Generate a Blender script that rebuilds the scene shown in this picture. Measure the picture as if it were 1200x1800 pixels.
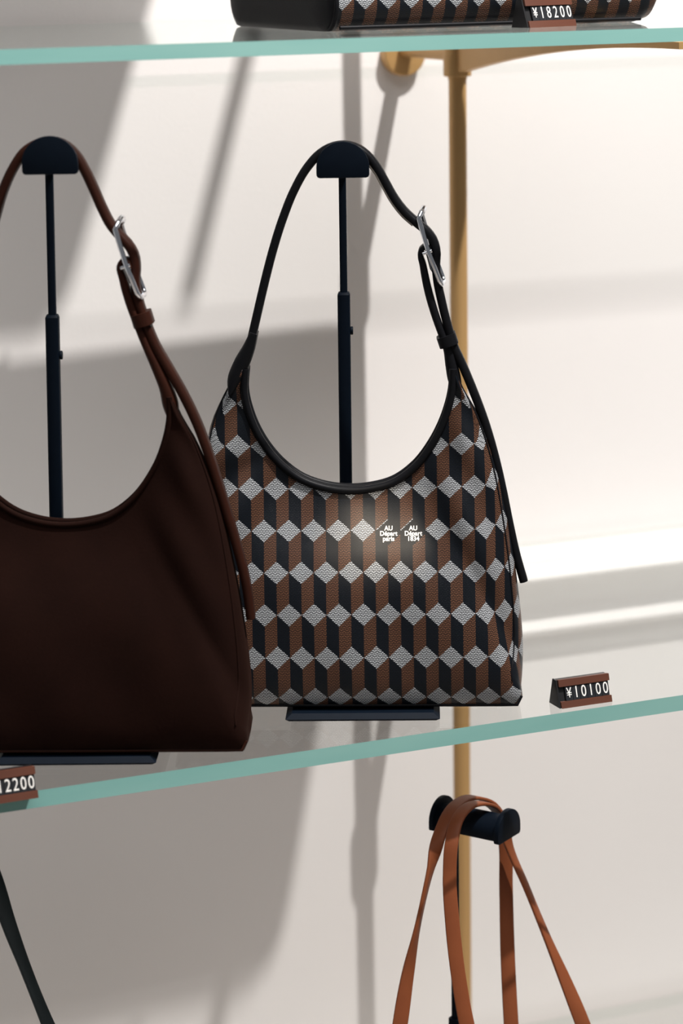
import bpy, bmesh, math, random
from mathutils import Vector, Matrix
from mathutils.bvhtree import BVHTree
random.seed(7)
for o in list(bpy.data.objects):
    bpy.data.objects.remove(o)
S = bpy.context.scene
COL = S.collection

# ------------------------------------------------------------------ camera
F_PX = 4300.0                       # focal length in pixels of the 1200x1800 frame
YAW, PITCH, ROLL = (math.radians(v) for v in (22.3, 13.0, 1.0))
FWD = Vector((math.sin(YAW) * math.cos(PITCH), math.cos(YAW) * math.cos(PITCH), -math.sin(PITCH)))
RT0 = Vector((math.cos(YAW), -math.sin(YAW), 0))
UP0 = RT0.cross(FWD)
RT = math.cos(ROLL) * RT0 - math.sin(ROLL) * UP0
UP = math.cos(ROLL) * UP0 + math.sin(ROLL) * RT0
CAM = Vector((-0.71155, -1.72787, 0.59476))
camd = bpy.data.cameras.new('camera')
cam = bpy.data.objects.new('camera', camd)
COL.objects.link(cam)
m = Matrix((RT, UP, -FWD)).transposed().to_4x4()
m.translation = CAM
cam.matrix_world = m
camd.sensor_fit = 'HORIZONTAL'
camd.sensor_width = 24.0
camd.lens = 24.0 * F_PX / 1200.0
camd.clip_start = 0.05
camd.dof.use_dof = True
camd.dof.focus_distance = 1.93
camd.dof.aperture_fstop = 5.0
S.camera = cam

# ------------------------------------------------------------------ world, lights, exposure
W = bpy.data.worlds.new('shop_ambient')
S.world = W
W.use_nodes = True
bg = W.node_tree.nodes['Background']
bg.inputs[0].default_value = (0.96, 0.97, 1.0, 1)
bg.inputs[1].default_value = 0.13
S.view_settings.view_transform = 'Standard'
S.view_settings.look = 'None'
S.view_settings.gamma = 1.0
S.view_settings.exposure = 0.0
S.view_settings.use_curve_mapping = False

WALL_Y, YF, YB = 0.475, -0.0775, 0.445          # wall face, shelf front edge, shelf back edge
ZT = 0.531                                      # spacing of the shelves
KEY_POS = Vector((0.262 + 0.50, WALL_Y - 1.40, 0.496 + 2.30))


def lamp(name, pos, target, energy, radius, angle, blend, color):
    d = bpy.data.lights.new(name, 'SPOT')
    d.energy = energy
    d.shadow_soft_size = radius
    d.spot_size = math.radians(angle)
    d.spot_blend = blend
    d.color = color
    o = bpy.data.objects.new(name, d)
    COL.objects.link(o)
    o.location = pos
    o.rotation_euler = (Vector(target) - Vector(pos)).to_track_quat('-Z', 'Y').to_euler()
    return o


lamp('ceiling_spotlight', KEY_POS, (-0.30, WALL_Y, 0.35), 560, 0.024, 92, 0.9, (1.0, 0.965, 0.935))
# added narrow spot that makes the golden sheen on the patterned bag
lamp('added_sheen_spot', (-0.62, -1.50, 1.36), (0.012, -0.035, 0.166), 130, 0.012, 3.0, 1.0, (1.0, 0.86, 0.68))
# added soft area light that fills the shade, out in the room
_d = bpy.data.lights.new('added_fill_light', 'AREA')
_d.shape = 'RECTANGLE'
_d.size, _d.size_y = 3.2, 2.2
_d.energy = 74
_d.color = (1.0, 0.975, 0.96)
_o = bpy.data.objects.new('added_fill_light', _d)
COL.objects.link(_o)
_o.location = (-0.2, -1.7, 2.9)


# ------------------------------------------------------------------ pixel helpers (1200x1800 frame)
def ray(px, py):
    return FWD + RT * ((px - 600) / F_PX) - UP * ((py - 900) / F_PX)


def on_z(px, py, z=0.0):
    r = ray(px, py)
    return CAM + r * ((z - CAM.z) / r.z)


def on_y(px, py, y):
    r = ray(px, py)
    return CAM + r * ((y - CAM.y) / r.y)


def at(px, py, depth):
    return CAM + ray(px, py) * depth


class Frame:
    """A thing's upright local frame: X right, Y away from the viewer, Z up."""
    def __init__(self, base, rotz):
        self.base, self.rot = Vector(base), rotz
        self.M = Matrix.Translation(self.base) @ Matrix.Rotation(rotz, 4, 'Z')
        self.I = self.M.inverted()
        self.n = self.M.to_3x3() @ Vector((0, 1, 0))

    def loc(self, px, py, y=0.0):
        o = self.M @ Vector((0, y, 0))
        r = ray(px, py)
        t = (o - CAM).dot(self.n) / r.dot(self.n)
        return self.I @ (CAM + r * t)


def spline(pts, n):
    """Catmull-Rom through tuples of any length, n samples evenly spaced along the control polygon."""
    P = [tuple(float(c) for c in p) for p in pts]
    L = [0.0]
    for a, b in zip(P, P[1:]):
        L.append(L[-1] + math.dist(a[:3], b[:3]))
    out = []
    for k in range(n):
        s = L[-1] * k / (n - 1)
        i = 0
        while i < len(P) - 2 and L[i + 1] < s:
            i += 1
        t = (s - L[i]) / max(1e-9, L[i + 1] - L[i])
        p0, p1, p2, p3 = P[max(0, i - 1)], P[i], P[i + 1], P[min(len(P) - 1, i + 2)]
        l1 = L[i + 1] - L[i]
        l0 = max(1e-9, L[i] - L[i - 1]) if i > 0 else l1
        l2 = max(1e-9, L[i + 2] - L[i + 1]) if i + 2 < len(P) else l1
        q = []
        for c in range(len(p1)):
            if i > 0:
                m1 = ((p2[c] - p1[c]) / l1 * l0 + (p1[c] - p0[c]) / l0 * l1) / (l0 + l1) * l1
            else:
                m1 = p2[c] - p1[c]
            if i + 2 < len(P):
                m2 = ((p3[c] - p2[c]) / l2 * l1 + (p2[c] - p1[c]) / l1 * l2) / (l1 + l2) * l1
            else:
                m2 = p2[c] - p1[c]
            t2, t3 = t * t, t * t * t
            q.append((2*t3-3*t2+1)*p1[c] + (t3-2*t2+t)*m1 + (-2*t3+3*t2)*p2[c] + (t3-t2)*m2)
        out.append(tuple(q))
    return out


def lerp(a, b, t):
    return a + (b - a) * t


# ------------------------------------------------------------------ object helpers
def link(name, me, mats, parent=None, smooth=True):
    o = bpy.data.objects.new(name, me)
    COL.objects.link(o)
    for mt in (mats if isinstance(mats, (list, tuple)) else [mats]):
        me.materials.append(mt)
    if smooth:
        for p in me.polygons:
            p.use_smooth = True
    if parent is not None:
        o.parent = parent
    return o


def build(name, verts, faces, mats, parent=None, smooth=True, uv=None, midx=None, fix=True):
    me = bpy.data.meshes.new(name)
    me.from_pydata([tuple(v) for v in verts], [], faces)
    if uv is not None:
        lay = me.uv_layers.new(name='UVMap')
        for lp in me.loops:
            lay.data[lp.index].uv = uv[lp.vertex_index]
    if midx:
        for p, k in zip(me.polygons, midx):
            p.material_index = k
    if fix:
        bm = bmesh.new()
        bm.from_mesh(me)
        bmesh.ops.recalc_face_normals(bm, faces=bm.faces)
        bm.to_mesh(me)
        bm.free()
    me.update()
    return link(name, me, mats, parent, smooth)


def tag(o, label, cat=None, group=None, kind=None):
    if label:
        o['label'] = label
    if cat:
        o['category'] = cat
    if group:
        o['group'] = group
    if kind:
        o['kind'] = kind
    return o


def empty(name, loc, rotz=0.0):
    o = bpy.data.objects.new(name, None)
    o.empty_display_size = 0.02
    COL.objects.link(o)
    o.location = loc
    o.rotation_euler = (0, 0, rotz)
    return o


def copy_tree(o, parent=None):
    c = o.copy()
    COL.objects.link(c)
    c.parent = parent
    for ch in [x for x in bpy.data.objects if x.parent == o]:
        copy_tree(ch, c)
    return c


def sharp(o, deg=40):
    """Auto-smooth: shade smooth but keep edges steeper than deg."""
    me = o.data
    bm = bmesh.new()
    bm.from_mesh(me)
    for e in bm.edges:
        if len(e.link_faces) == 2 and e.calc_face_angle(0) > math.radians(deg):
            e.smooth = False
    bm.to_mesh(me)
    bm.free()
    return o


def box(name, x0, x1, y0, y1, z0, z1, mat, parent=None, bevel=0.0, seg=2):
    bm = bmesh.new()
    bmesh.ops.create_cube(bm, size=1.0)
    for v in bm.verts:
        v.co = Vector((x0 if v.co.x < 0 else x1, y0 if v.co.y < 0 else y1, z0 if v.co.z < 0 else z1))
    if bevel:
        bmesh.ops.bevel(bm, geom=bm.edges[:], offset=bevel, segments=seg, affect='EDGES', profile=0.6)
    me = bpy.data.meshes.new(name)
    bm.to_mesh(me)
    bm.free()
    return sharp(link(name, me, mat, parent), 35)


def prism(name, poly, a, b, axis, mat, parent=None, bevel=0.0, smooth=True, seg=2):
    """Extrude a 2D polygon along an axis: axis 'y' -> poly is (x, z); axis 'x' -> poly is (y, z); 'z' -> (x, y)."""
    def pt(p, t):
        return {'y': (p[0], t, p[1]), 'x': (t, p[0], p[1]), 'z': (p[0], p[1], t)}[axis]
    bm = bmesh.new()
    A = [bm.verts.new(pt(p, a)) for p in poly]
    B = [bm.verts.new(pt(p, b)) for p in poly]
    n = len(poly)
    fa = bm.faces.new(A)
    fb = bm.faces.new(list(reversed(B)))
    for i in range(n):
        bm.faces.new((A[i], B[i], B[(i + 1) % n], A[(i + 1) % n]))
    bmesh.ops.recalc_face_normals(bm, faces=bm.faces)
    if bevel:
        es = list(set(fa.edges) | set(fb.edges))
        bmesh.ops.bevel(bm, geom=es, offset=bevel, segments=seg, affect='EDGES', profile=0.6)
    me = bpy.data.meshes.new(name)
    bm.to_mesh(me)
    bm.free()
    o = link(name, me, mat, parent, smooth)
    return sharp(o, 40) if smooth else o


def tube_data(pts, rad, seg=10, closed=False):
    """Round tube through 3D points; rad may be a list."""
    P = [Vector(p) for p in pts]
    n = len(P)
    verts, faces = [], []
    prev = None
    for i in range(n):
        a = P[(i - 1) % n] if (closed or i > 0) else P[i]
        b = P[(i + 1) % n] if (closed or i < n - 1) else P[i]
        t = (b - a).normalized()
        if prev is None:
            ref = Vector((0, 0, 1)) if abs(t.z) < 0.9 else Vector((0, 1, 0))
            nn = (ref - t * ref.dot(t)).normalized()
        else:
            nn = (prev - t * prev.dot(t)).normalized()
        prev = nn
        bb = t.cross(nn)
        r = rad[i] if isinstance(rad, (list, tuple)) else rad
        for k in range(seg):
            an = 2 * math.pi * k / seg
            verts.append(P[i] + nn * (r * math.cos(an)) + bb * (r * math.sin(an)))
    for i in range(n if closed else n - 1):
        j = (i + 1) % n
        for k in range(seg):
            faces.append((i*seg + k, i*seg + (k+1) % seg, j*seg + (k+1) % seg, j*seg + k))
    if not closed:
        faces.append(tuple(range(seg)))
        faces.append(tuple(range((n - 1) * seg, n * seg)))
    return verts, faces


def tube(name, pts, rad, mat, parent=None, seg=10, closed=False):
    v, f = tube_data(pts, rad, seg, closed)
    return sharp(build(name, v, f, mat, parent), 60)


def cyl(name, p, q, r, mat, parent=None, seg=32, bevel=0.0):
    v, f = tube_data([p, q], r, seg)
    o = build(name, v, f, mat, parent)
    if bevel:
        bm = bmesh.new()
        bm.from_mesh(o.data)
        caps = [fc for fc in bm.faces if len(fc.verts) > 4]
        es = list({e for fc in caps for e in fc.edges})
        bmesh.ops.bevel(bm, geom=es, offset=bevel, segments=3, affect='EDGES', profile=0.5)
        bm.to_mesh(o.data)
        bm.free()
        for pl in o.data.polygons:
            pl.use_smooth = True
    return sharp(o, 40)


def band(name, pts, thick, side, width, mat, parent=None, rnd=0.35, cap=True):
    """Flat strap swept along pts. side: unit vector(s) along the strap's width, thick across it."""
    P = [Vector(p) for p in pts]
    n = len(P)
    verts, faces = [], []
    for i in range(n):
        t = (P[min(n - 1, i + 1)] - P[max(0, i - 1)]).normalized()
        s = Vector(side[i] if isinstance(side, list) else side)
        s = (s - t * s.dot(t)).normalized()
        nn = t.cross(s)
        th = (thick[i] if isinstance(thick, list) else thick) / 2
        w = (width[i] if isinstance(width, list) else width) / 2
        c = min(th, w) * rnd * 2
        c2 = c * 0.35
        ring = [(w - c, th), (w - c2, th - c2), (w, th - c), (w, -th + c), (w - c2, -th + c2), (w - c, -th),
                (-w + c, -th), (-w + c2, -th + c2), (-w, -th + c), (-w, th - c), (-w + c2, th - c2), (-w + c, th)]
        for a, b in ring:
            verts.append(P[i] + s * a + nn * b)
    k = 12
    for i in range(n - 1):
        for j in range(k):
            faces.append((i*k + j, i*k + (j+1) % k, (i+1)*k + (j+1) % k, (i+1)*k + j))
    if cap:
        faces.append(tuple(range(k)))
        faces.append(tuple(range((n-1)*k, n*k)))
    return sharp(build(name, verts, faces, mat, parent), 50)


def text(name, body, size, mat, parent, M, extrude=0.0002, bold=0.0, align='CENTER', sx=1.0, space=1.0):
    c = bpy.data.curves.new(name, 'FONT')
    c.body = body
    c.size = size
    c.extrude = extrude
    c.offset = bold
    c.align_x = align
    c.align_y = 'CENTER'
    c.space_line = space
    c.resolution_u = 4
    t = bpy.data.objects.new(name, c)
    COL.objects.link(t)
    dg = bpy.context.evaluated_depsgraph_get()
    me = bpy.data.meshes.new_from_object(t.evaluated_get(dg))
    bpy.data.objects.remove(t)
    me.transform(Matrix.Diagonal((sx, 1, 1, 1)))
    me.transform(M)
    me.name = name
    o = link(name, me, mat, parent, smooth=False)
    return o


# ------------------------------------------------------------------ materials
class X:
    """Tiny expression wrapper over math nodes."""
    nt = None

    def __init__(self, s):
        self.s = s

    @staticmethod
    def op(kind, *a):
        n = X.nt.nodes.new('ShaderNodeMath')
        n.operation = kind
        for i, v in enumerate(a):
            if isinstance(v, X):
                X.nt.links.new(v.s, n.inputs[i])
            else:
                n.inputs[i].default_value = v
        return X(n.outputs[0])

    def __add__(s, o): return X.op('ADD', s, o)
    def __radd__(s, o): return X.op('ADD', o, s)
    def __sub__(s, o): return X.op('SUBTRACT', s, o)
    def __rsub__(s, o): return X.op('SUBTRACT', o, s)
    def __mul__(s, o): return X.op('MULTIPLY', s, o)
    def __rmul__(s, o): return X.op('MULTIPLY', o, s)
    def __truediv__(s, o): return X.op('DIVIDE', s, o)
    def lt(s, o): return X.op('LESS_THAN', s, o)
    def gt(s, o): return X.op('GREATER_THAN', s, o)
    def abs(s): return X.op('ABSOLUTE', s)
    def floor(s): return X.op('FLOOR', s)
    def fmod(s, o): return X.op('FLOORED_MODULO', s, o)
    def fract(s): return X.op('FRACT', s)
    def mx(s, o): return X.op('MAXIMUM', s, o)
    def mn(s, o): return X.op('MINIMUM', s, o)
    def pp(s, o): return X.op('PINGPONG', s, o)


def mat(name, color=(0.8, 0.8, 0.8), rough=0.5, metal=0.0, **kw):
    mt = bpy.data.materials.new(name)
    mt.use_nodes = True
    b = mt.node_tree.nodes['Principled BSDF']
    b.inputs['Base Color'].default_value = (*color, 1)
    b.inputs['Roughness'].default_value = rough
    b.inputs['Metallic'].default_value = metal
    for k, v in kw.items():
        b.inputs[k.replace('_', ' ')].default_value = v
    return mt


def nodes(mt):
    return mt.node_tree, mt.node_tree.nodes['Principled BSDF']


def mixc(nt, fac, a, b):
    n = nt.nodes.new('ShaderNodeMix')
    n.data_type = 'RGBA'
    for sock, v in ((n.inputs[0], fac), (n.inputs[6], a), (n.inputs[7], b)):
        if isinstance(v, X):
            nt.links.new(v.s, sock)
        elif hasattr(v, 'is_output'):
            nt.links.new(v, sock)
        elif isinstance(v, tuple):
            sock.default_value = (*v, 1)
        else:
            sock.default_value = v
    return n.outputs[2]


def noise(nt, scale, detail=3.0, coord='Object', rough=0.5, stretch=None):
    tc = nt.nodes.new('ShaderNodeTexCoord')
    n = nt.nodes.new('ShaderNodeTexNoise')
    n.inputs['Scale'].default_value = scale
    n.inputs['Detail'].default_value = detail
    n.inputs['Roughness'].default_value = rough
    src = tc.outputs[coord]
    if stretch:
        mp = nt.nodes.new('ShaderNodeMapping')
        mp.inputs['Scale'].default_value = stretch
        nt.links.new(src, mp.inputs['Vector'])
        src = mp.outputs[0]
    nt.links.new(src, n.inputs['Vector'])
    return n


def bump(mt, height, strength, dist):
    nt, b = nodes(mt)
    bn = nt.nodes.new('ShaderNodeBump')
    bn.inputs['Strength'].default_value = strength
    bn.inputs['Distance'].default_value = dist
    nt.links.new(height, bn.inputs['Height'])
    nt.links.new(bn.outputs[0], b.inputs['Normal'])


def mottled(name, c1, c2, scale, rough, bump_s=0.0, bump_scale=None, bump_d=0.0005, stretch=None, metal=0.0, **kw):
    mt = mat(name, c1, rough, metal, **kw)
    nt, b = nodes(mt)
    n = noise(nt, scale, 4, stretch=stretch)
    X.nt = nt
    nt.links.new(mixc(nt, X(n.outputs[0]), c1, c2), b.inputs['Base Color'])
    if bump_s:
        n2 = noise(nt, bump_scale or scale, 3, stretch=stretch)
        bump(mt, n2.outputs[0], bump_s, bump_d)
    return mt


M_WALL = mottled('painted_wall', (0.845, 0.805, 0.79), (0.87, 0.835, 0.82), 6, 0.75, 0.35, 240, 0.0006)
M_FLOOR = mottled('shop_floor', (0.42, 0.37, 0.32), (0.50, 0.45, 0.40), 3, 0.4)
M_BRASS = mottled('brushed_brass', (0.56, 0.33, 0.13), (0.64, 0.39, 0.16), 60, 0.45, stretch=(1, 1, 0.1), metal=0.35)
M_STAND = mottled('blue_black_stand_metal', (0.0010, 0.0032, 0.0078), (0.0020, 0.0054, 0.0110), 120, 0.55, 0.1, 900, 0.0001, Specular_IOR_Level=0.10)
M_CHROME = mat('polished_chrome', (0.90, 0.93, 0.99), 0.14, 1.0)
M_BLACK = mottled('black_leather', (0.0040, 0.0042, 0.0055), (0.0075, 0.0078, 0.0092), 90, 0.45, 0.25, 700, 0.0003, Specular_IOR_Level=0.11)
M_BLACK_EDGE = mottled('black_leather_edge', (0.02, 0.019, 0.018), (0.035, 0.033, 0.03), 200, 0.45)
M_SUEDE = mottled('brown_suede', (0.0062, 0.0020, 0.0013), (0.0135, 0.0044, 0.0027), 22, 0.85, 0.3, 500, 0.0004,
                  Sheen_Weight=0.03, Sheen_Roughness=0.4, Sheen_Tint=(0.55, 0.25, 0.16, 1), Specular_IOR_Level=0.06)
M_BROWN = mottled('brown_leather_strap', (0.016, 0.0042, 0.0022), (0.032, 0.0088, 0.0044), 60, 0.5, 0.2, 600, 0.0003, Specular_IOR_Level=0.12)
M_STRAP_BOUNCE = mat('grey_suede_strap_bounce', (0.15, 0.13, 0.11), 0.8)  # lining grey, lightened to carry the bounce light under the strap
M_LINING = mat('tan_lining', (0.30, 0.24, 0.18), 0.8)
M_TAN = mottled('tan_leather', (0.17, 0.046, 0.017), (0.23, 0.066, 0.023), 40, 0.5, 0.2, 600, 0.0003, Specular_IOR_Level=0.25)
M_TAN_DK = mottled('tan_leather_edge', (0.10, 0.032, 0.014), (0.14, 0.045, 0.02), 80, 0.5)
M_TEAL = mottled('dark_green_leather', (0.006, 0.011, 0.012), (0.012, 0.02, 0.021), 70, 0.42, 0.2, 600, 0.0003)
M_WOOD = mottled('reddish_walnut', (0.070, 0.022, 0.012), (0.125, 0.042, 0.023), 55, 0.45, 0.15, 140, 0.0003, stretch=(0.15, 1.6, 1.6))
M_PLASTIC = mat('black_plastic', (0.009, 0.009, 0.010), 0.38)
M_TILE = mat('black_digit_tile', (0.013, 0.014, 0.017), 0.42)
M_WHITE = mat('white_print', (0.82, 0.80, 0.76), 0.5)


def glass_clear(name, tint, edge=False):
    mt = bpy.data.materials.new(name)
    mt.use_nodes = True
    nt = mt.node_tree
    nt.nodes.clear()
    out = nt.nodes.new('ShaderNodeOutputMaterial')
    tr = nt.nodes.new('ShaderNodeBsdfTransparent')
    tr.inputs[0].default_value = (*tint, 1)
    gl = nt.nodes.new('ShaderNodeBsdfGlossy')
    gl.inputs['Roughness'].default_value = 0.0
    gl.inputs[0].default_value = (0.95, 0.98, 0.97, 1)
    # Schlick reflectance, the same from either side of the pane
    geo = nt.nodes.new('ShaderNodeNewGeometry')
    vm = nt.nodes.new('ShaderNodeVectorMath')
    vm.operation = 'DOT_PRODUCT'
    nt.links.new(geo.outputs['Incoming'], vm.inputs[0])
    nt.links.new(geo.outputs['Normal'], vm.inputs[1])
    X.nt = nt
    refl = X.op('POWER', 1.0 - X(vm.outputs['Value']).abs(), 5.0) * 0.96 + 0.04
    mx = nt.nodes.new('ShaderNodeMixShader')
    if edge:
        # polished edge: the green of the glass seen through its length
        df = nt.nodes.new('ShaderNodeBsdfPrincipled')
        df.inputs['Base Color'].default_value = (0.27, 0.56, 0.50, 1)
        df.inputs['Roughness'].default_value = 0.2
        df.inputs['Subsurface Weight'].default_value = 0.0
        nz = noise(nt, 5, 3, stretch=(1, 1, 6))
        nt.links.new(mixc(nt, X(nz.outputs[0]), (0.15, 0.375, 0.35), (0.31, 0.54, 0.49)), df.inputs['Base Color'])
        nt.links.new(df.outputs[0], out.inputs[0])
        return mt
    nt.links.new(refl.s, mx.inputs[0])
    nt.links.new(tr.outputs[0], mx.inputs[1])
    nt.links.new(gl.outputs[0], mx.inputs[2])
    nt.links.new(mx.outputs[0], out.inputs[0])
    return mt


M_GLASS = glass_clear('clear_glass', (0.99, 0.995, 0.992))
M_GLASS_BACK = glass_clear('clear_glass_rear', (0.90, 0.94, 0.925))
M_GLASS_EDGE = glass_clear('green_glass_edge', (1, 1, 1), edge=True)


def canvas(name, u0, v0, pu, pv, blanks=()):
    """Coated jacquard canvas: white lozenges over brown and navy columns, woven in short stitches (UV in metres)."""
    mt = mat(name, (0.1, 0.1, 0.1), 0.42)
    nt, b = nodes(mt)
    X.nt = nt
    tc = nt.nodes.new('ShaderNodeUVMap')
    sp = nt.nodes.new('ShaderNodeSeparateXYZ')
    nt.links.new(tc.outputs[0], sp.inputs[0])
    U, V = X(sp.outputs[0]), X(sp.outputs[1])
    a = (U - u0) / pu                 # lozenge centres of even rows at whole numbers
    r = (V - v0) / pv                 # rows at whole numbers
    hx, hy = 0.5, 0.272

    def loz(du, dv):
        x = ((a + 0.5 + du).fract() - 0.5).abs() / hx
        y = ((r / 2.0 + 0.5 + dv).fract() - 0.5).abs() * 2.0 / hy
        return (x + y).lt(0.985)
    white = loz(0.0, 0.0).mx(loz(0.5, 0.5))
    dark = None
    for (bu, bv) in blanks:
        d = ((U - bu).abs() / (pu * hx) + (V - bv).abs() / (pv * hy)).lt(1.14)
        dark = d if dark is None else dark.mx(d)
    col = ((a * 2.0).floor() + r.floor()).fmod(2.0)
    brown = col.gt(0.5)
    if dark is not None:
        white = white * (1.0 - dark)
        brown = brown * (1.0 - dark)
    # woven stitches: short slanted dashes, staggered row by row
    st_v, st_u = 0.00145, 0.00215
    row = V / st_v + ((U / st_u).pp(1.0)) * 0.55
    dash_v = ((row.fract() - 0.5).abs() * 2.0)
    off = (row.floor() * 0.5)
    dash_u = (((U / st_u) * 0.5 * 2.0 + off).fract() - 0.5).abs() * 2.0
    st = dash_v.lt(0.50) * dash_u.lt(0.82)
    c_navy = mixc(nt, st, (0.0030, 0.0042, 0.0062), (0.0052, 0.0075, 0.0115))
    c_brown = mixc(nt, st, (0.012, 0.007, 0.006), (0.150, 0.068, 0.038))
    c_white = mixc(nt, st, (0.010, 0.011, 0.014), (0.56, 0.58, 0.60))
    c = mixc(nt, brown, c_navy, c_brown)
    c = mixc(nt, white, c, c_white)
    nt.links.new(c, b.inputs['Base Color'])
    b.inputs['Coat Weight'].default_value = 0.12
    b.inputs['Coat Roughness'].default_value = 0.30
    b.inputs['Specular IOR Level'].default_value = 0.16
    bump(mt, st.s, 0.35, 0.0002)
    return mt


# ------------------------------------------------------------------ the setting
def struct(o, label):
    o['kind'] = 'structure'
    o['label'] = label
    return o


ZFLOOR = -1.05
struct(box('wall_back', -2.6, 3.4, WALL_Y, WALL_Y + 0.12, ZFLOOR, 3.1, M_WALL), 'off-white painted wall behind the glass shelves')
struct(box('floor', -2.6, 3.4, -3.2, WALL_Y + 0.12, ZFLOOR - 0.1, ZFLOOR, M_FLOOR), 'pale shop floor below the shelves')

XL, XR = -0.95, 0.95                       # ends of the shelves


def glass_shelf(z, thick, label, YF=YF, XR=XR):
    r = 0.004 if XR < 0.6 else 0.045
    poly = [(XL, YB), (XL, YF)]
    for k in range(9):
        an = -math.pi / 2 + k / 8 * math.pi / 2
        poly.append((XR - r + r * math.cos(an), YF + r + r * math.sin(an)))
    poly += [(XR, YB)]
    n = len(poly)
    c = 0.0009                              # tiny arris on the front edge
    verts = [(x, y, z) for x, y in poly] + [(x, y, z - thick) for x, y in poly]
    faces = [tuple(range(n)), tuple(reversed(range(n, 2 * n)))]
    midx = [0, 0]
    for i in range(n):
        j = (i + 1) % n
        faces.append((i, j, n + j, n + i))
        midx.append(1 if i != n - 1 else 2)
    o = build('glass_shelf', verts, faces, [M_GLASS, M_GLASS_EDGE, M_GLASS_BACK], None, smooth=False, midx=midx)
    return tag(o, label, 'shelf', 'glass shelves')


T_LOW, T_TOP = 0.0130, 0.0105
glass_shelf(0.0, T_LOW, 'clear glass shelf with green edge carrying the two hobo bags')
glass_shelf(ZT, T_TOP, 'clear glass shelf with green edge at the top of the picture')
glass_shelf(-ZT, T_LOW, 'glass shelf under the tan and dark green straps, below the picture')
YF_UP = 0.027                              # the highest shelf is shallower
glass_shelf(2 * ZT, 0.005, 'highest glass shelf, above the picture', YF_UP)

# moulding that runs along the wall just under the middle shelf
_pr = [(0, -0.0145), (0.010, -0.0165), (0.022, -0.0255), (0.032, -0.0365), (0.034, -0.0395), (0.033, -0.0430), (0.012, -0.0465), (0.006, -0.0500),
       (0.005, -0.0800), (0.006, -0.0860), (0.014, -0.0950), (0.017, -0.1000), (0.016, -0.1040), (0.004, -0.1090), (0, -0.1120)]
struct(prism('trim_1', [(WALL_Y - p, z) for p, z in _pr], -2.6, 3.4, 'x', M_WALL), 'white moulding along the wall below the middle shelf')

# --- brass uprights: wall flange, stub, collar, tapered arm and the pole under it
FL = on_y(703, 88, WALL_Y)
PX = FL.x
PY = WALL_Y - 0.130


def upright(zs, thick, zlow, label, YF=YF):
    """Bracket that carries the shelf whose top is at zs; its pole goes down to zlow."""
    zt_ = zs - thick
    e = empty('brass_shelf_bracket', (PX, WALL_Y, zt_))
    zc = -0.0245                            # axis of the stub below the glass
    cyl('wall_flange', (0, 0, zc - 0.002), (0, -0.013, zc - 0.002), 0.0215, M_BRASS, e, 48, 0.0015)
    cyl('stub', (0, -0.012, zc + 0.002), (0, -0.125, zc + 0.002), 0.0075, M_BRASS, e, 32)
    cyl('collar', (0, -0.130, -0.0005), (0, -0.130, -0.0435), 0.0130, M_BRASS, e, 48, 0.0012)
    # arm: deep at the collar, the underside rising in a shallow curve to a thin tip
    L0, L1 = -0.1405, YF - WALL_Y + 0.012
    pts = [(L0, -0.0008), (L1, -0.0008)]
    for k in range(17):
        s = k / 16
        y = L1 + (L0 - L1) * s
        h = 0.0065 + 0.0335 * s ** 2.1
        pts.append((y, -h))
    if zs != 0.0:
        prism('arm', pts, -0.0055, 0.0055, 'x', M_BRASS, e, 0.001)
    cyl('pole', (0, -0.130, -0.0435), (0, -0.130, zlow - zt_ + 0.0004), 0.0083, M_BRASS, e, 40)
    cyl('pole_ring', (0, -0.130, -0.0425), (0, -0.130, -0.0465), 0.0089, M_BRASS, e, 40)
    return tag(e, label, 'bracket', 'brass shelf brackets')


upright(ZT, T_TOP, 0.0, 'brass bracket and pole rising behind the patterned bag to the top shelf')
upright(0.0, T_LOW, -ZT, 'brass pole and bracket below the middle glass shelf')
upright(2 * ZT, 0.005, ZT, 'brass bracket and pole above the top shelf', YF_UP)


# ------------------------------------------------------------------ bag display stands
def dome(w, h, n=20, r=0.0024, side=0.30):
    """Half-round plate outline, flat at the bottom (z = 0)."""
    a = w / 2
    s = h * side
    p = [(-a + r, 0)]
    p = [(a - r, 0), (a - r * 0.3, r * 0.3), (a, r)]
    for k in range(n + 1):
        t = math.pi * k / n
        p.append((a * math.cos(t), s + (h - s) * math.sin(t)))
    p += [(-a, r), (-a + r * 0.3, r * 0.3), (-a + r, 0)]
    return p


def head_parts(e, z, x=0.0, w=0.0405, h=0.0275, y0=-0.0150, y1=0.062, hook=False, xr=None):
    sh = lambda P: [(x + a, z + b) for a, b in P]
    prism('head_front_plate', sh(dome(w, h)), y0, y0 + 0.0045, 'y', M_STAND, e, 0.0006)
    core = dome(w - 0.008, h - 0.0065) if hook else dome(w - 0.014, h - 0.0095)
    if hook:
        prism('head_core', sh([(a, b + 0.0004) for a, b in core]), y0 + 0.0045, y1 - 0.004, 'y', M_STAND, e)
        prism('head_rear_plate', sh(dome(w, h)), y1 - 0.004, y1, 'y', M_STAND, e, 0.0006)
        return
    # core that narrows towards the post behind the bag
    verts, faces, n = [], [], len(core)
    for y, f in ((y0 + 0.0045, 1.0), (y0 + 0.026, 0.93), (y1 - 0.010, 0.42), (y1, 0.38)):
        xx = lerp(x, x if xr is None else xr, (y - y0) / (y1 - y0))
        verts += [(xx + a * f, y, z + 0.0004 + b * f) for a, b in core]
    for r_ in range(3):
        for i in range(n):
            faces.append((r_*n + i, r_*n + (i+1) % n, (r_+1)*n + (i+1) % n, (r_+1)*n + i))
    faces += [tuple(range(n)), tuple(range(3*n, 4*n))]
    sharp(build('head_core', verts, faces, M_STAND, e), 50)


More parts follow.
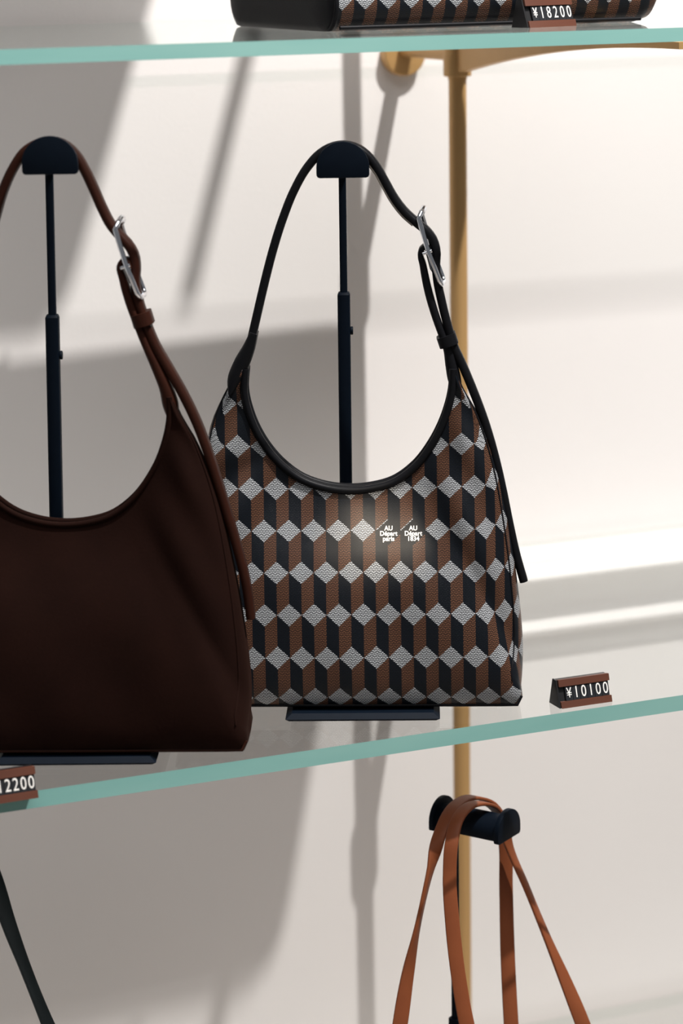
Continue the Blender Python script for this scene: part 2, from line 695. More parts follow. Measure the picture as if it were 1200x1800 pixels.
def stand(fr, head_px, collar_px, low_px, plate_px, plate_w, yfront, label, hy=0.054):
    """fr: bag frame. head_px = centre of the head's flat bottom; posts traced on the plane behind the bag."""
    e = empty('bag_stand', fr.base - Vector((0, 0, fr.base.z)), fr.rot)
    # shift into the empty's frame: same X/Y axes, z from the shelf
    dz = fr.base.z
    hp = fr.loc(*head_px, -0.0150)
    a = fr.loc(head_px[0] - 1, head_px[1], hy)
    head_parts(e, hp.z + dz, hp.x, y1=hy + 0.008, xr=a.x)
    b = fr.loc(*collar_px, hy)
    c = fr.loc(*low_px, hy)
    top = Vector((a.x, hy, hp.z + dz + 0.001))
    mid = Vector((b.x, hy, b.z + dz))
    d = Vector((c.x - b.x, 0, c.z - b.z)).normalized()
    low = mid + d * ((mid.z - 0.0055) / -d.z)
    band('upper_rod', [top, mid - Vector((0, 0, 0.004))], 0.0058, (0, 1, 0), 0.0058, M_STAND, e, 0.15)
    band('lower_tube', [mid, low], 0.0100, (0, 1, 0), 0.0100, M_STAND, e, 0.15)
    band('tube_cap', [mid + Vector((0, 0, 0.0022)), mid + Vector((0, 0, 0.0002))], [0.0082, 0.0100], (0, 1, 0), [0.0082, 0.0100], M_STAND, e, 0.15)
    k = mid + d * 0.029
    cyl('thumb_screw', k + Vector((0.0050, 0, 0)), k + Vector((0.0072, 0, 0)), 0.0034, M_STAND, e, 20, 0.0006)
    # base plate with a bevelled rim
    p = fr.loc(plate_px, 1258, yfront)
    x0, x1 = p.x - plate_w / 2, p.x + plate_w / 2
    poly = [(yfront, 0.0), (yfront + 0.004, 0.0052), (0.072, 0.0052), (0.072, 0.0)]
    bm = bmesh.new()
    vs = [bm.verts.new(v) for v in ((x0, yfront, 0), (x1, yfront, 0), (x1, 0.085, 0), (x0, 0.085, 0),
                                    (x0 - 0.003, yfront - 0.001, 0.0016), (x1 + 0.003, yfront - 0.001, 0.0016), (x1 + 0.003, 0.088, 0.0016), (x0 - 0.003, 0.088, 0.0016),
                                    (x0 + 0.002, yfront + 0.004, 0.0052), (x1 - 0.002, yfront + 0.004, 0.0052), (x1 - 0.002, 0.083, 0.0052), (x0 + 0.002, 0.083, 0.0052))]
    bm.faces.new([vs[3], vs[2], vs[1], vs[0]])
    bm.faces.new(vs[8:12])
    for q in (0, 4):
        for i in range(4):
            j = (i + 1) % 4
            bm.faces.new((vs[q + i], vs[q + j], vs[q + 4 + j], vs[q + 4 + i]))
    bmesh.ops.recalc_face_normals(bm, faces=bm.faces)
    me = bpy.data.meshes.new('base_plate')
    bm.to_mesh(me)
    bm.free()
    link('base_plate', me, M_STAND, e, smooth=False)
    return tag(e, label, 'stand', 'bag display stands')


# ------------------------------------------------------------------ hobo bags
DH = 0.042                                   # half depth of a bag at its base
RAISE = 0.0054                               # bags sit on the stand's base plate
CAMROT = -YAW


def bag_frame(px, py, rot):
    """Frame of a bag whose front bottom edge is seen at (px, py)."""
    p = on_z(px, py, RAISE)
    n = Matrix.Rotation(rot, 3, 'Z') @ Vector((0, 1, 0))
    return Frame(p + n * DH * 0.93, rot)


FR2 = bag_frame(612, 1249, CAMROT - math.radians(2.0))
FR1 = bag_frame(113, 1330, CAMROT - math.radians(1.5))

# outlines of the patterned bag, pixels -> its own plane (both bags are the same model)
OUT_R = [(800, 655), (816, 690), (838, 728), (856, 772), (872, 822), (884, 872), (895, 930), (904, 985), (912, 1045), (918, 1105),
         (920, 1150), (918, 1190), (915, 1222), (917, 1240), (910, 1249)]
IN_R = [(796, 650), (794, 690), (783, 733), (760, 782), (728, 824), (690, 851), (650, 862), (612, 865)]
IN_L = [(612, 865), (570, 860), (530, 846), (492, 818), (459, 777), (437, 730), (428, 690), (430, 650)]
OUT_L = [(418, 650), (403, 676), (385, 710), (369, 748), (363, 775), (355, 810), (344, 870), (333, 930), (323, 985), (315, 1045), (309, 1105),
         (306, 1150), (307, 1190), (310, 1222), (308, 1240), (315, 1250)]
loc2 = lambda P, y=-0.012: [(q.x, q.z) for q in (FR2.loc(px, py, y) for px, py in P)]
N_SIDE, N_BOT = 34, 26


def sstep(t):
    t = max(0.0, min(1.0, t))
    return t * t * (3 - 2 * t)


_outL = spline(loc2(OUT_L), N_SIDE)
_outR = list(reversed(spline(loc2(OUT_R), N_SIDE)))
_bl, _br = _outL[-1], _outR[0]
_bot = [(lerp(_bl[0], _br[0], k / (N_BOT + 1)), lerp(_bl[1], _br[1], k / (N_BOT + 1))) for k in range(1, N_BOT + 1)]
OUTER = _outL + _bot + _outR
NA = len(OUTER)
ILc = list(reversed(loc2(IN_L)))
IRc = list(reversed(loc2(IN_R)))
INNER = spline(ILc + IRc[1:], NA)
BET = [0.0, 0.03, 0.08, 0.16, 0.26, 0.37, 0.48, 0.59, 0.69, 0.78, 0.85, 0.90, 0.935, 0.96, 0.978, 0.99, 0.997, 1.0]
Z_MIN = min(p[1] for p in OUTER)
OUTER = [(x, z - Z_MIN * sstep(1 - (z - Z_MIN) / 0.07)) for x, z in OUTER]   # the base line is seen at the bag's front
Z_HORN = max(p[1] for p in INNER)


def bottomness(i):
    """1 along the base, 0 up the sides."""
    d = 0.0
    if i < N_SIDE:
        d = (N_SIDE - i) / 5.0
    elif i > N_SIDE + N_BOT:
        d = (i - N_SIDE - N_BOT) / 5.0
    return sstep(1 - d)


def bag_point(i, b, side):
    """Point of the bag's skin: i along the opening, b from the opening (0) to the outer edge (1); side -1 front, +1 back."""
    xi, zi = INNER[i]
    xo, zo = OUTER[i]
    x, z = lerp(xi, xo, b), lerp(zi, zo, b)
    hz = z / Z_HORN
    hm = DH * (1.0 - 0.80 * sstep(hz * 1.02)) + 0.002
    h0 = 0.006 + 0.004 * sstep((zi / Z_HORN - 0.5) * 1.2)
    bt = bottomness(i)
    p = lerp(3.0, 9.0, bt)
    fall = max(0.0, 1 - b ** p) ** (1 / p)
    h = lerp(h0, hm, math.sin(math.pi / 2 * min(1.0, b / 0.45)) ** 1.15) * fall
    # soft folds in the cloth
    wob = 0.0016 * math.sin(i * 0.55 + 1.0) * math.sin(math.pi * min(1, b * 1.1)) * (1 - bt * 0.6)
    wob += 0.0012 * math.sin(x * 70 + z * 45) * math.sin(math.pi * min(1, b))
    return Vector((x, side * (h + wob), z)), hm - h if b > 0.6 else 0.0


def hobo(name, fr, m_body, m_trim, m_edge, label, pattern_shift=True):
    e = empty(name, fr.base, fr.rot)
    nb = len(BET)
    verts, uvs, faces = [], [], []
    for side in (-1, 1):
        for i in range(NA):
            for b in BET:
                p, ex = bag_point(i, b, side)
                verts.append(p)
                sgn = 1 if p.x > 0 else -1
                uvs.append((p.x + sgn * ex * 0.75 * (1 - bottomness(i)), p.z - ex * 0.4 * bottomness(i) + 0.27 * max(0.0, DH * 0.9 - abs(p.y)) * (1 - sstep((b - 0.6) / 0.25))))
    N = NA * nb
    for i in range(NA - 1):
        for k in range(nb - 1):
            a = i * nb + k
            faces.append((a, a + 1, a + nb + 1, a + nb))
            faces.append((N + a, N + a + nb, N + a + nb + 1, N + a + 1))
    # close the seam at the outer edge and the two horn tops
    for i in range(NA - 1):
        a = i * nb + nb - 1
        faces.append((a, N + a, N + a + nb, a + nb))
    for i in (0, NA - 1):
        for k in range(nb - 1):
            a = i * nb + k
            faces.append((a, a + 1, N + a + 1, N + a))
    o = build('body', verts, faces, m_body, e, uv=uvs)
    lin = []
    for side, nm in ((-1, 'front_rim_binding'), (1, 'rear_rim_binding')):
        pts = []
        for i in range(NA):
            p, _ = bag_point(i, 0.0, side)
            q, _ = bag_point(i, 0.03, side)
            pts.append(p)
        tube(nm, pts, 0.0031 if m_body is not M_SUEDE else 0.0022, m_trim if m_body is not M_SUEDE else m_body, e, 10)
    # side seams and the piping along the base
    ks = 0.905
    for rng in (range(0, N_SIDE - 1), range(N_SIDE + N_BOT + 1, NA)):
        pts = [bag_point(i, ks, -1)[0] for i in rng]
        tube('side_seam', pts, 0.0009, m_trim if m_body is not M_SUEDE else m_body, e, 6)
    pts = [bag_point(i, 0.985, -1)[0] + Vector((0, -0.0004, 0)) for i in range(N_SIDE - 2, N_SIDE + N_BOT + 2)]
    tube('base_piping', pts, 0.0013, m_trim, e, 8)
    return tag(e, label, 'handbag', 'hobo handbags')


PY_ROW = [FR2.loc(612, y, -DH * 0.9).z for y in (934, 1006, 1080, 1156.5, 1231)]
PV = (PY_ROW[0] - PY_ROW[4]) / 4
XC = FR2.loc(528.3, 1006, -DH * 0.9).x
PU = (FR2.loc(528.3 + 43.8 * 4, 1006, -DH * 0.9).x - XC) / 4
B1 = FR2.loc(682.0, 934, -DH * 0.9)
B2 = FR2.loc(725.8, 934, -DH * 0.9)
# row 1 of the pattern (y 1006) has its lozenges at XC; rows above and below are staggered by half
M_CANVAS = canvas('lozenge_canvas', XC, PY_ROW[1], PU, PV, ((B1.x, B1.z), (B2.x, B2.z)))

bag2 = hobo('hobo_handbag', FR2, M_CANVAS, M_BLACK, M_BLACK_EDGE,
            'hobo handbag in white, brown and navy lozenge canvas with black leather strap')
bag1 = hobo('hobo_handbag', FR1, M_SUEDE, M_BROWN, M_BROWN,
            'dark brown suede hobo handbag in front at the left edge')

# lettering stamped on the canvas
_bm = bmesh.new()
_bm.from_mesh([c for c in bpy.data.objects if c.parent == bag2 and c.name.startswith('body')][0].data)
BODY2 = BVHTree.FromBMesh(_bm)
for (bx, txt) in ((B1, 'AU\nDépart\nparis'), (B2, 'AU\nDépart\n1834')):
    bh = BODY2.ray_cast(Vector((bx.x, -0.3, bx.z)), Vector((0, 1, 0)))[0]
    M = Matrix.Translation((bx.x, -0.2, bx.z - 0.27 * max(0.0, DH * 0.9 - abs(bh.y)) - 0.0004)) @ Matrix.Rotation(math.pi / 2, 4, 'X')
    t = text('lettering', txt, 0.0048, M_WHITE, bag2, M, 0.0001, 0.00013, space=0.80)
    for v in t.data.vertices:                # lay the print on the cloth
        hit = BODY2.ray_cast(Vector((v.co.x, -0.3, v.co.z)), Vector((0, 1, 0)))[0]
        v.co.y = hit.y - 0.0004 + (v.co.y + 0.2)
    t['label'] = 'small white stamped lettering'


def px_band(name, fr, pts, thick, width, m_, parent, y=0.0, n=60, rnd=0.35, shift=0.0):
    """Strap seen edge-on: traced in pixels on the bag's plane; optional per-point y and thickness in px."""
    raw = []
    for p in pts:
        yy = p[2] if len(p) > 2 else y
        q = fr.loc(p[0], p[1], yy)
        raw.append((q.x, q.y, q.z, p[3] if len(p) > 3 else thick))
    sp = spline(raw, n)
    if shift:                                # move sideways in the bag's plane
        q = []
        for i, c in enumerate(sp):
            a, b = sp[max(0, i - 1)], sp[min(n - 1, i + 1)]
            l = math.hypot(b[0] - a[0], b[2] - a[2])
            q.append((c[0] - (b[2] - a[2]) / l * shift, c[1], c[2] + (b[0] - a[0]) / l * shift, c[3]))
        sp = q
    return band(name, [s[:3] for s in sp], [s[3] for s in sp], (0, 1, 0), width, m_, parent, rnd)


def buckle(fr, p_top, p_bot, p_bar, parent, w=0.0095):
    """Chrome frame seen from its side: long axis p_top -> p_bot in the bag's plane, bar at p_bar, prong to the lower end."""
    a, b, c = (fr.loc(*p, 0.0) for p in (p_top, p_bot, p_bar))
    ax = (b - a).normalized()
    nrm = Vector((ax.z, 0, -ax.x))          # in-plane, across the frame
    L = (b - a).length
    off = lambda s, y, lift=0.0: a + ax * s + Vector((0, y, 0)) + nrm * lift
    loop = []
    r = 0.004
    tw = 0.0014                             # the frame is turned a little, its far side shows
    for s, y in ((0.000, -w + r), (0.0008, -w + r * 0.4), (r, -w), (L * 0.5, -w), (L - r, -w), (L - 0.0008, -w + r * 0.4), (L, -w + r),
                 (L, w - r), (L - 0.0008, w - r * 0.4), (L - r, w), (L * 0.5, w), (r, w), (0.0008, w - r * 0.4), (0.0, w - r)):
        bow = 0.0018 * math.sin(math.pi * min(1, s / L)) - (0.0045 if s < 0.002 else 0.0)
        loop.append(off(s, y, bow * 0.6 - tw * (y / w)))
    f = tube('buckle_frame', loop, 0.0019, M_CHROME, parent, 12, closed=True)
    f['label'] = 'chrome buckle frame'
    # broad rolled end of the frame
    tube('buckle_end', [off(-0.0006, -w + 0.001, -0.003), off(-0.0012, -w * 0.4, -0.0042), off(-0.0012, w * 0.4, -0.0042), off(-0.0006, w - 0.001, -0.003)],
         [0.0016, 0.0024, 0.0024, 0.0016], M_CHROME, parent, 12)
    cyl('buckle_bar', c + Vector((0, -w, 0)), c + Vector((0, w, 0)), 0.0013, M_CHROME, parent, 12)
    cyl('bar_end', c + Vector((0, -w, 0)) + nrm * -0.004 , c + Vector((0, -w, 0)) + nrm * 0.0035, 0.0014, M_CHROME, parent, 12)
    pr = [c + Vector((0, -0.001, 0)), lerp(c, b, 0.5) + nrm * 0.003, b + nrm * 0.0016 + ax * 0.001]
    tube('buckle_prong', pr, [0.0012, 0.0011, 0.0009], M_CHROME, parent, 8)


# --- strap of the patterned bag
px_band('strap', FR2, [(429, 650), (440, 604), (452, 552), (466, 492), (480, 438), (497, 384), (518, 332), (540, 294), (562, 270), (584, 258), (603, 255),
                       (624, 259), (644, 272), (662, 294), (678, 322), (694, 350), (712, 373), (732, 391), (748, 404), (761, 421), (767, 443), (766, 462),
                       (768, 490), (775, 525), (786, 570), (797, 607), (812, 640), (832, 688), (852, 742), (869, 800), (883, 860), (895, 920), (908, 978), (920, 1020)],
        0.0066, 0.0150, M_BLACK, bag2, 0.0, 150)
px_band('strap_lining_bounce', FR2, [(655, 285), (666, 300), (678, 322), (694, 350), (712, 373), (730, 389)], 0.0014, 0.0138, M_STRAP_BOUNCE, bag2, 0.0, 30, shift=-0.0035)  # pale lining strip paints the light bounced onto the strap's underside
px_band('strap_tab', FR2, [(447, 583, 0, 0.0062), (437, 612, 0, 0.0098), (424, 640, 0, 0.0125), (412, 668, 0, 0.0105), (405, 690, 0, 0.002)],
        0.01, 0.024, M_BLACK, bag2, 0.0, 24)
px_band('buckle_strap', FR2, [(757, 447, 0, .004), (752, 436, 0, .004), (744, 434, 0, .004), (739, 443, 0, .004), (743, 465, 0, .0052), (751, 505, 0, .006), (763, 548, 0, .006), (776, 585, 0, .006),
                              (787, 612, 0, .0075), (793, 640, 0, .0095), (799, 668, 0, .010), (806, 690, 0, .006)], 0.005, 0.0160, M_BLACK, bag2, 0.0, 60)
px_band('keeper', FR2, [(783, 588), (789, 606)], 0.0150, 0.0215, M_BLACK, bag2, 0.0, 4, 0.3)
buckle(FR2, (736, 372), (778, 498), (750, 441), bag2)

# --- strap of the brown bag
px_band('strap', FR1, [(-76, 728), (-64, 675), (-52, 610), (-38, 520), (-22, 440), (-6, 375), (6, 335), (24, 295), (46, 264), (66, 252), (88, 248),
                       (112, 254), (133, 272), (150, 300), (165, 332), (180, 366), (196, 396), (212, 415), (226, 430), (236, 448), (239, 468), (238, 492), (244, 530),
                       (256, 565), (272, 604), (296, 646), (322, 692), (346, 742), (366, 795), (384, 850), (402, 910), (418, 965), (432, 1022), (441, 1085)],
        0.0066, 0.0150, M_BROWN, bag1, 0.0, 150)
px_band('strap_tab', FR1, [(-64, 655, 0, 0.0062), (-75, 690, 0, 0.0098), (-90, 720, 0, 0.0125), (-103, 750, 0, 0.0105), (-110, 775, 0, 0.002)],
        0.01, 0.024, M_BROWN, bag1, 0.0, 24)
px_band('buckle_strap', FR1, [(230, 470, 0, .004), (226, 459, 0, .004), (218, 456, 0, .004), (212, 464, 0, .004), (217, 490, 0, .0052), (228, 528, 0, .006), (242, 566, 0, .006), (258, 606, 0, .006),
                              (276, 645, 0, .0075), (291, 680, 0, .0090), (300, 712, 0, .011), (306, 740, 0, .006)], 0.005, 0.0160, M_BROWN, bag1, 0.0, 60)
px_band('keeper', FR1, [(247, 549), (254, 571)], 0.0150, 0.0215, M_BROWN, bag1, 0.0, 4, 0.3)
buckle(FR1, (205, 390), (250, 520), (222, 466), bag1)

stand(FR2, (602.5, 313), (604, 518), (608, 860), 637, 0.1160, -DH * 0.93 - 0.010, 'blue-black stand with half-round head under the patterned bag')
stand(FR1, (88, 307), (92, 558), (99, 900), 128, 0.1160, -DH * 0.93 - 0.004, 'blue-black stand with half-round head under the brown suede bag')


# ------------------------------------------------------------------ box bag on the top shelf
def box_bag():
    # near corner of its base and the direction of its long side
    p0 = on_z(592, 57, ZT)
    th = math.radians(1.0)
    e = empty('box_handbag', p0, th)
    L, D, H, R = 0.292, 0.220, 0.160, 0.022
    # outline of the short end in (y, z)
    prof = []
    for (cy, cz, a0) in ((R, R, 180), (D - R, R, 270), (D - R, H - R, 0), (R, H - R, 90)):
        for k in range(7):
            an = math.radians(a0 + 15 * k)
            prof.append((cy + R * math.cos(an), cz + R * math.sin(an)))
    n = len(prof)
    xs = [0.0, 0.0015, 0.004, 0.02, 0.08, 0.16, 0.23, L - 0.02, L - 0.008, L - 0.0025, L]
    sc = [0.0, 0.0, 0.0, 0.0, 0.0, 0.0, 0.0, 0.0, 0.003, 0.008, 0.014]
    verts, uvs, faces = [], [], []
    arc = [0.0]
    for a, b in zip(prof, prof[1:]):
        arc.append(arc[-1] + math.dist(a, b))
    for x, s in zip(xs, sc):
        for k, (y, z) in enumerate(prof):
            cy, cz = D / 2, H / 2
            f = 1 - s / (D / 2)
            f *= 1 - 0.45 * max(0, z / H - 0.25)
            verts.append((x, cy + (y - cy) * f, cz + (z - cz) * (1 - s / (H / 2)) - (0 if s == 0 else 0)))
            a = arc[k]
            uvs.append((x, z if y < D / 2 else z))
    for i in range(len(xs) - 1):
        for k in range(n):
            faces.append((i*n + k, i*n + (k+1) % n, (i+1)*n + (k+1) % n, (i+1)*n + k))
    faces.append(tuple(range(n)))
    faces.append(tuple(range((len(xs)-1)*n, len(xs)*n)))
    build('body', verts, faces, canvas('lozenge_canvas_box', 0.005, 0.0255, PU, PV), e, uv=uvs)
    # black leather end panel, slightly domed, with piping round it
    rings = [(0.0, 1.0), (-0.003, 0.985), (-0.0055, 0.93), (-0.0070, 0.80), (-0.0075, 0.5), (-0.0077, 0.1)]
    verts, faces = [], []
    for x, s in rings:
        for y, z in prof:
            verts.append((x - 0.0003, D/2 + (y - D/2) * s * (1 - 0.45 * max(0, z / H - 0.25)), H/2 + (z - H/2) * s))
    for i in range(len(rings) - 1):
        for k in range(n):
            faces.append((i*n + k, i*n + (k+1) % n, (i+1)*n + (k+1) % n, (i+1)*n + k))
    faces.append(tuple(range((len(rings)-1)*n, len(rings)*n)))
    t = build('end_panel', verts, faces, M_BLACK, e)
    t['label'] = 'black leather end panel'
    tube('end_piping', [(0.0002, D/2 + (y - D/2) * (1 - 0.45 * max(0, z / H - 0.25)), max(z, 0.0022)) for y, z in prof], 0.0022, M_BLACK, e, 8, closed=True)
    tube('base_piping', [(0.004, 0.0035, 0.0032), (L - 0.022, 0.0035, 0.0032)], 0.0016, M_BLACK, e, 8)
    return tag(e, 'lozenge canvas box bag with black leather end, standing on the top shelf', 'handbag')


box_bag()


# ------------------------------------------------------------------ price tags
def price_tag(pl, pr, z, body, label, w=None):
    """pl, pr: pixels of the front bottom corners."""
    a, b = on_z(*pl, z), on_z(*pr, z)
    wd = w or (b - a).length
    e = empty('price_tag', b - (b - a).normalized() * wd if w else a, math.atan2(b.y - a.y, b.x - a.x))
    hgt, dep, lean = 0.0212, 0.0190, 0.0066
    ca = math.atan2(lean, hgt)
    prism('holder', [(0.0024, 0), (dep, 0), (dep * 0.72, hgt), (lean + 0.0030, hgt)], 0.0, wd * 0.985, 'x', M_PLASTIC, e, 0.0004)
    prism('end_plate', [(0.0008, 0), (dep + 0.0004, 0), (dep * 0.72 + 0.0004, hgt + 0.0003), (lean + 0.0016, hgt + 0.0003)], -0.0014, 0.0, 'x', M_PLASTIC, e, 0.0002)

    def rail(z0, z1, out, x0):
        f = lambda zz: zz / hgt * lean
        prism('wooden_rail', [(f(z0) + 0.0026, z0), (f(z1) + 0.0026, z1), (f(z1) - out, z1 + 0.0004), (f(z0) - out, z0)], x0, wd, 'x', M_WOOD, e, 0.0004)
    rail(0.0, 0.0048, 0.0004, 0.0)
    rail(0.0166, hgt + 0.0004, 0.0004, 0.0)
    # digit tiles between the rails
    n = len(body)
    x0, x1 = wd * 0.115, wd * 0.975
    tw = (x1 - x0) / n
    th = 0.0116
    M0 = Matrix.Translation((0, lean * 0.235 + 0.0012, 0.0050)) @ Matrix.Rotation(math.pi / 2 - ca, 4, 'X')
    for i, ch in enumerate(body):
        me = bpy.data.meshes.new('digit_tile')
        bm = bmesh.new()
        bmesh.ops.create_cube(bm, size=1.0)
        for v in bm.verts:
            v.co = Vector((x0 + tw * (i + 0.5) + v.co.x * (tw - 0.0002), th / 2 + v.co.y * th, v.co.z * 0.0012))
        bmesh.ops.bevel(bm, geom=bm.edges[:], offset=0.00015, segments=1, affect='EDGES')
        bm.to_mesh(me)
        bm.free()
        me.transform(M0)
        tl = link('digit_tile', me, M_TILE, e, smooth=False)
        Mt = M0 @ Matrix.Translation((x0 + tw * (i + 0.5), th / 2, 0.0008))
        text('digit', ch, 0.0132 if ch != '¥' else 0.0112, M_WHITE, tl, Mt, 0.0002, -0.00004, sx=0.74)
    return tag(e, label, 'price tag', 'price tags')


price_tag((987, 1246), (1076, 1233), 0.0, '¥10100', 'wooden price tag reading ¥10100 beside the patterned bag')
price_tag((931, 49), (1013, 45.2), ZT, '¥18200', 'wooden price tag reading ¥18200 on the top shelf')
price_tag((-28, 1417), (68, 1402), 0.0, '¥12200', 'wooden price tag reading 2200 at the left edge under the brown bag')


# ------------------------------------------------------------------ lower shelf: tan bag and dark green bag on hook stands
def hook_stand(px, py, depth, rot, label):
    p = at(px, py, depth)
    e = empty('bag_stand', (p.x, p.y, -ZT), rot)
    z = p.z + ZT
    head_parts(e, z - 0.0245, 0.0, 0.0370, 0.0255, -0.031, 0.036, True)
    band('upper_rod', [(0, 0.022, z - 0.0245), (0, 0.022, 0.22)], 0.0058, (0, 1, 0), 0.0058, M_STAND, e, 0.15)
    band('lower_tube', [(0, 0.022, 0.235), (0, 0.022, 0.008)], 0.0100, (0, 1, 0), 0.0100, M_STAND, e, 0.15)
    box('base_plate', -0.028, 0.028, -0.006, 0.050, 0.0036, 0.0080, M_STAND, e, 0.0012)
    return tag(e, label, 'stand', 'bag display stands'), p


HD = 2.03
HROT = CAMROT + math.radians(56)
hs, HP = hook_stand(838, 1414, HD, HROT, 'blue-black stand whose half-round hook carries the tan straps')
AX = Matrix.Rotation(HROT, 3, 'Z') @ Vector((0, -1, 0))      # axis of the hook, towards the viewer
PE = Matrix.Rotation(HROT, 3, 'Z') @ Vector((1, 0, 0))       # across the hook


def ribbon(name, pts, thick, m_, parent, n=70):
    """pts: (px, py, depth, width, side vector)."""
    raw = []
    for px, py, d, w, s in pts:
        q = at(px, py, d)
        raw.append((q.x, q.y, q.z, w, s[0], s[1], s[2]))
    sp = spline(raw, n)
    I = parent.matrix_basis.inverted()
    R3 = I.to_3x3()
    return band(name, [I @ Vector(s[:3]) for s in sp], thick, [R3 @ Vector(s[4:7]) for s in sp], [s[3] for s in sp], m_, parent, 0.3)


def soft_body(name, e, L, D, H, m_, top=0.75, r=0.022):
    """Open-topped tote body: rounded walls with thickness, in the empty's frame."""
    def ring(l, d, rr, z):
        out = []
        for (sx, sy, a0) in ((1, 1, 0), (-1, 1, 90), (-1, -1, 180), (1, -1, 270)):
            for k in range(6):
                an = math.radians(a0 + 18 * k)
                out.append((sx * (l / 2 - rr) + rr * math.cos(an), sy * (d / 2 - rr) + rr * math.sin(an), z))
        return out
    w = 0.0025
    rows = [ring(L - 0.016, D - 0.016, r * 0.7, 0.0), ring(L - 0.005, D - 0.005, r * 0.9, 0.002), ring(L, D, r, 0.009),
            ring(L * 0.975, D * (1 + top) / 2, r, H * 0.55), ring(L * 0.94, D * top, r * 0.9, H - 0.002), ring(L * 0.94 - w, D * top - w, r * 0.9, H),
            ring(L * 0.94 - 2 * w, D * top - 2 * w, r * 0.8, H - 0.002), ring(L - 2 * w, D - 2 * w, r * 0.9, 0.009), ring(L - 0.02, D - 0.02, r * 0.7, 0.003)]
    n = len(rows[0])
    verts = [p for q in rows for p in q]
    faces = [tuple(range(n)), tuple(range((len(rows) - 1) * n, len(rows) * n))]
    for i in range(len(rows) - 1):
        for k in range(n):
            faces.append((i*n + k, i*n + (k+1) % n, (i+1)*n + (k+1) % n, (i+1)*n + k))
    return sharp(build(name, verts, faces, m_, e), 55)


C_R = RT0.copy()                                             # across the picture
C_F = Vector((FWD.x, FWD.y, 0)).normalized()                 # into the picture
shadow_tote = empty('tote_handbag', (-0.155, 0.228, 2 * ZT))  # unseen tote, added so its shadow darkens the left of the wall
soft_body('body', shadow_tote, 0.68, 0.41, 0.30, M_TAN, 0.98)
for yy in (-0.055, 0.055):
    pts = [(-0.08 + 0.16 * k / 12, yy, 0.285 + 0.13 * math.sin(math.pi * k / 12) ** 0.7) for k in range(13)]
    band('handle', pts, 0.004, (0, 1, 0), 0.018, M_TAN, shadow_tote)
tag(shadow_tote, 'large tan tote added on the highest shelf, above the picture, to shade the wall', 'handbag')
tanb = empty('tote_handbag', (0.104, 0.012, -ZT), CAMROT + math.radians(12))
soft_body('body', tanb, 0.26, 0.150, 0.165, M_TAN, 0.92)
up = Vector((0, 0, 1))
mixv = lambda a, b, t: (a * (1 - t) + b * t).normalized()
ribbon('handle', [(688, 1990, 1.995, 0.0125, C_R), (696, 1850, 1.995, 0.0125, C_R), (703, 1800, 1.995, 0.0125, C_R), (716, 1715, 1.995, 0.0115, mixv(C_R, C_F, 0.35)),
                  (735, 1622, 1.990, 0.010, mixv(C_R, C_F, 0.72)), (756, 1530, 1.990, 0.010, mixv(C_R, C_F, 0.62)), (775, 1460, 1.995, 0.0115, AX),
                  (790, 1428, 2.005, 0.0115, AX), (812, 1407, 2.022, 0.0115, AX), (836, 1402, 2.040, 0.0115, AX), (862, 1412, 2.052, 0.0115, AX), (880, 1438, 2.060, 0.0115, AX),
                  (887, 1475, 2.064, 0.0115, C_R), (889, 1560, 2.066, 0.0115, C_R), (892, 1680, 2.066, 0.0122, C_R), (898, 1800, 2.066, 0.0125, C_R), (901, 1850, 2.066, 0.0125, C_R), (905, 1985, 2.066, 0.0125, C_R)],
       0.0030, M_TAN, tanb, 110)
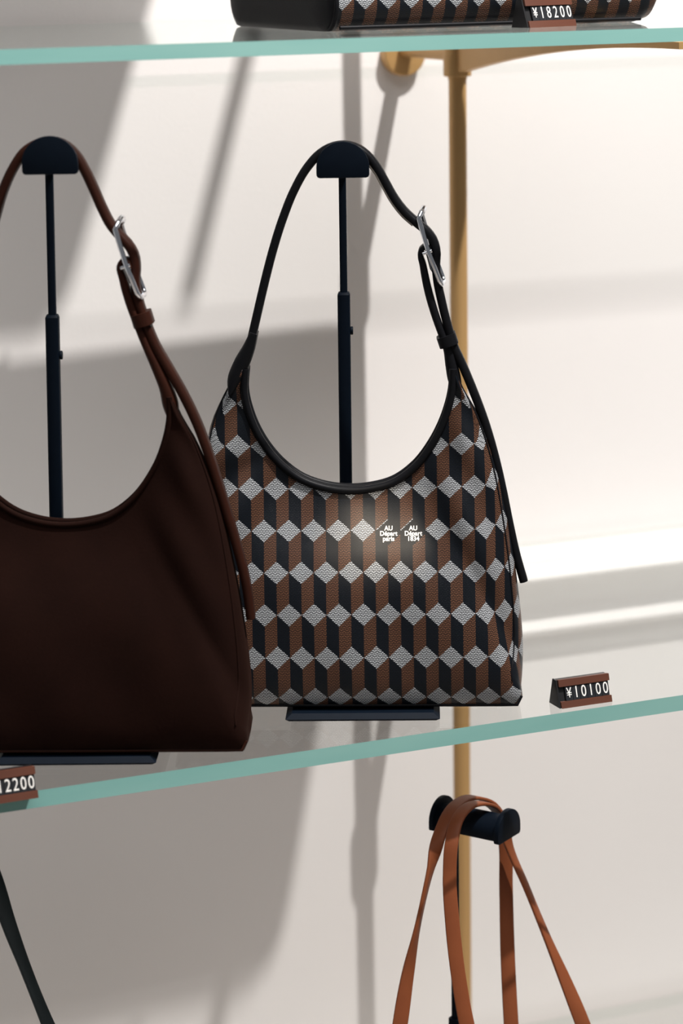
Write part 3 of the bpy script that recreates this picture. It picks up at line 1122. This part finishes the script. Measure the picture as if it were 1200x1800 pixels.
ribbon('handle', [(850, 1990, 1.985, 0.0125, C_R), (832, 1850, 1.985, 0.0125, C_R), (820, 1800, 1.985, 0.0125, C_R), (806, 1720, 1.985, 0.0120, C_R), (795, 1625, 1.985, 0.0118, C_R), (790, 1540, 1.985, 0.0112, C_R),
                  (794, 1478, 1.985, 0.0110, mixv(C_R, AX, 0.5)), (803, 1442, 1.992, 0.0110, AX), (822, 1418, 2.005, 0.0110, AX), (845, 1412, 2.020, 0.0110, AX), (868, 1420, 2.036, 0.0110, AX), (884, 1445, 2.046, 0.0110, AX),
                  (892, 1480, 2.050, 0.0100, mixv(C_R, C_F, 0.5)), (925, 1560, 2.050, 0.0095, mixv(C_R, C_F, 0.7)), (964, 1655, 2.050, 0.0100, mixv(C_R, C_F, 0.62)),
                  (1000, 1740, 2.050, 0.0115, mixv(C_R, C_F, 0.3)), (1024, 1800, 2.050, 0.0125, C_R), (1042, 1850, 2.050, 0.0125, C_R), (1062, 1985, 2.050, 0.0125, C_R)],
       0.0030, M_TAN, tanb, 110)
tag(tanb, 'tan leather bag hanging its two handles over the hook stand', 'handbag')

grn = empty('tote_handbag', (-0.311, 0.130, -ZT), CAMROT + math.radians(6))
soft_body('body', grn, 0.22, 0.130, 0.180, M_TEAL, 0.9)
hook_stand(-95, 1420, 1.97, HROT, 'blue-black stand at the far left holding the dark green strap')
ribbon('strap', [(-225, 1985, 1.95, 0.012, C_R), (-215, 1850, 1.95, 0.012, C_R), (-170, 1640, 1.95, 0.011, C_R), (-128, 1470, 1.95, 0.010, AX), (-112, 1412, 1.955, 0.010, AX), (-92, 1398, 1.968, 0.010, AX), (-66, 1412, 1.99, 0.010, AX), (-45, 1455, 1.995, 0.011, AX),
                 (-8, 1550, 1.985, 0.0135, mixv(C_R, C_F, 0.25)), (14, 1620, 1.98, 0.0125, mixv(C_R, C_F, 0.3)), (44, 1700, 1.975, 0.0105, mixv(C_R, C_F, 0.45)), (84, 1800, 1.97, 0.0110, mixv(C_R, C_F, 0.4)), (105, 1850, 1.97, 0.012, C_R), (118, 1985, 1.97, 0.012, C_R)],
       0.0034, M_TEAL, grn, 90)
tag(grn, 'dark green bag whose strap slants across the bottom left corner', 'handbag')
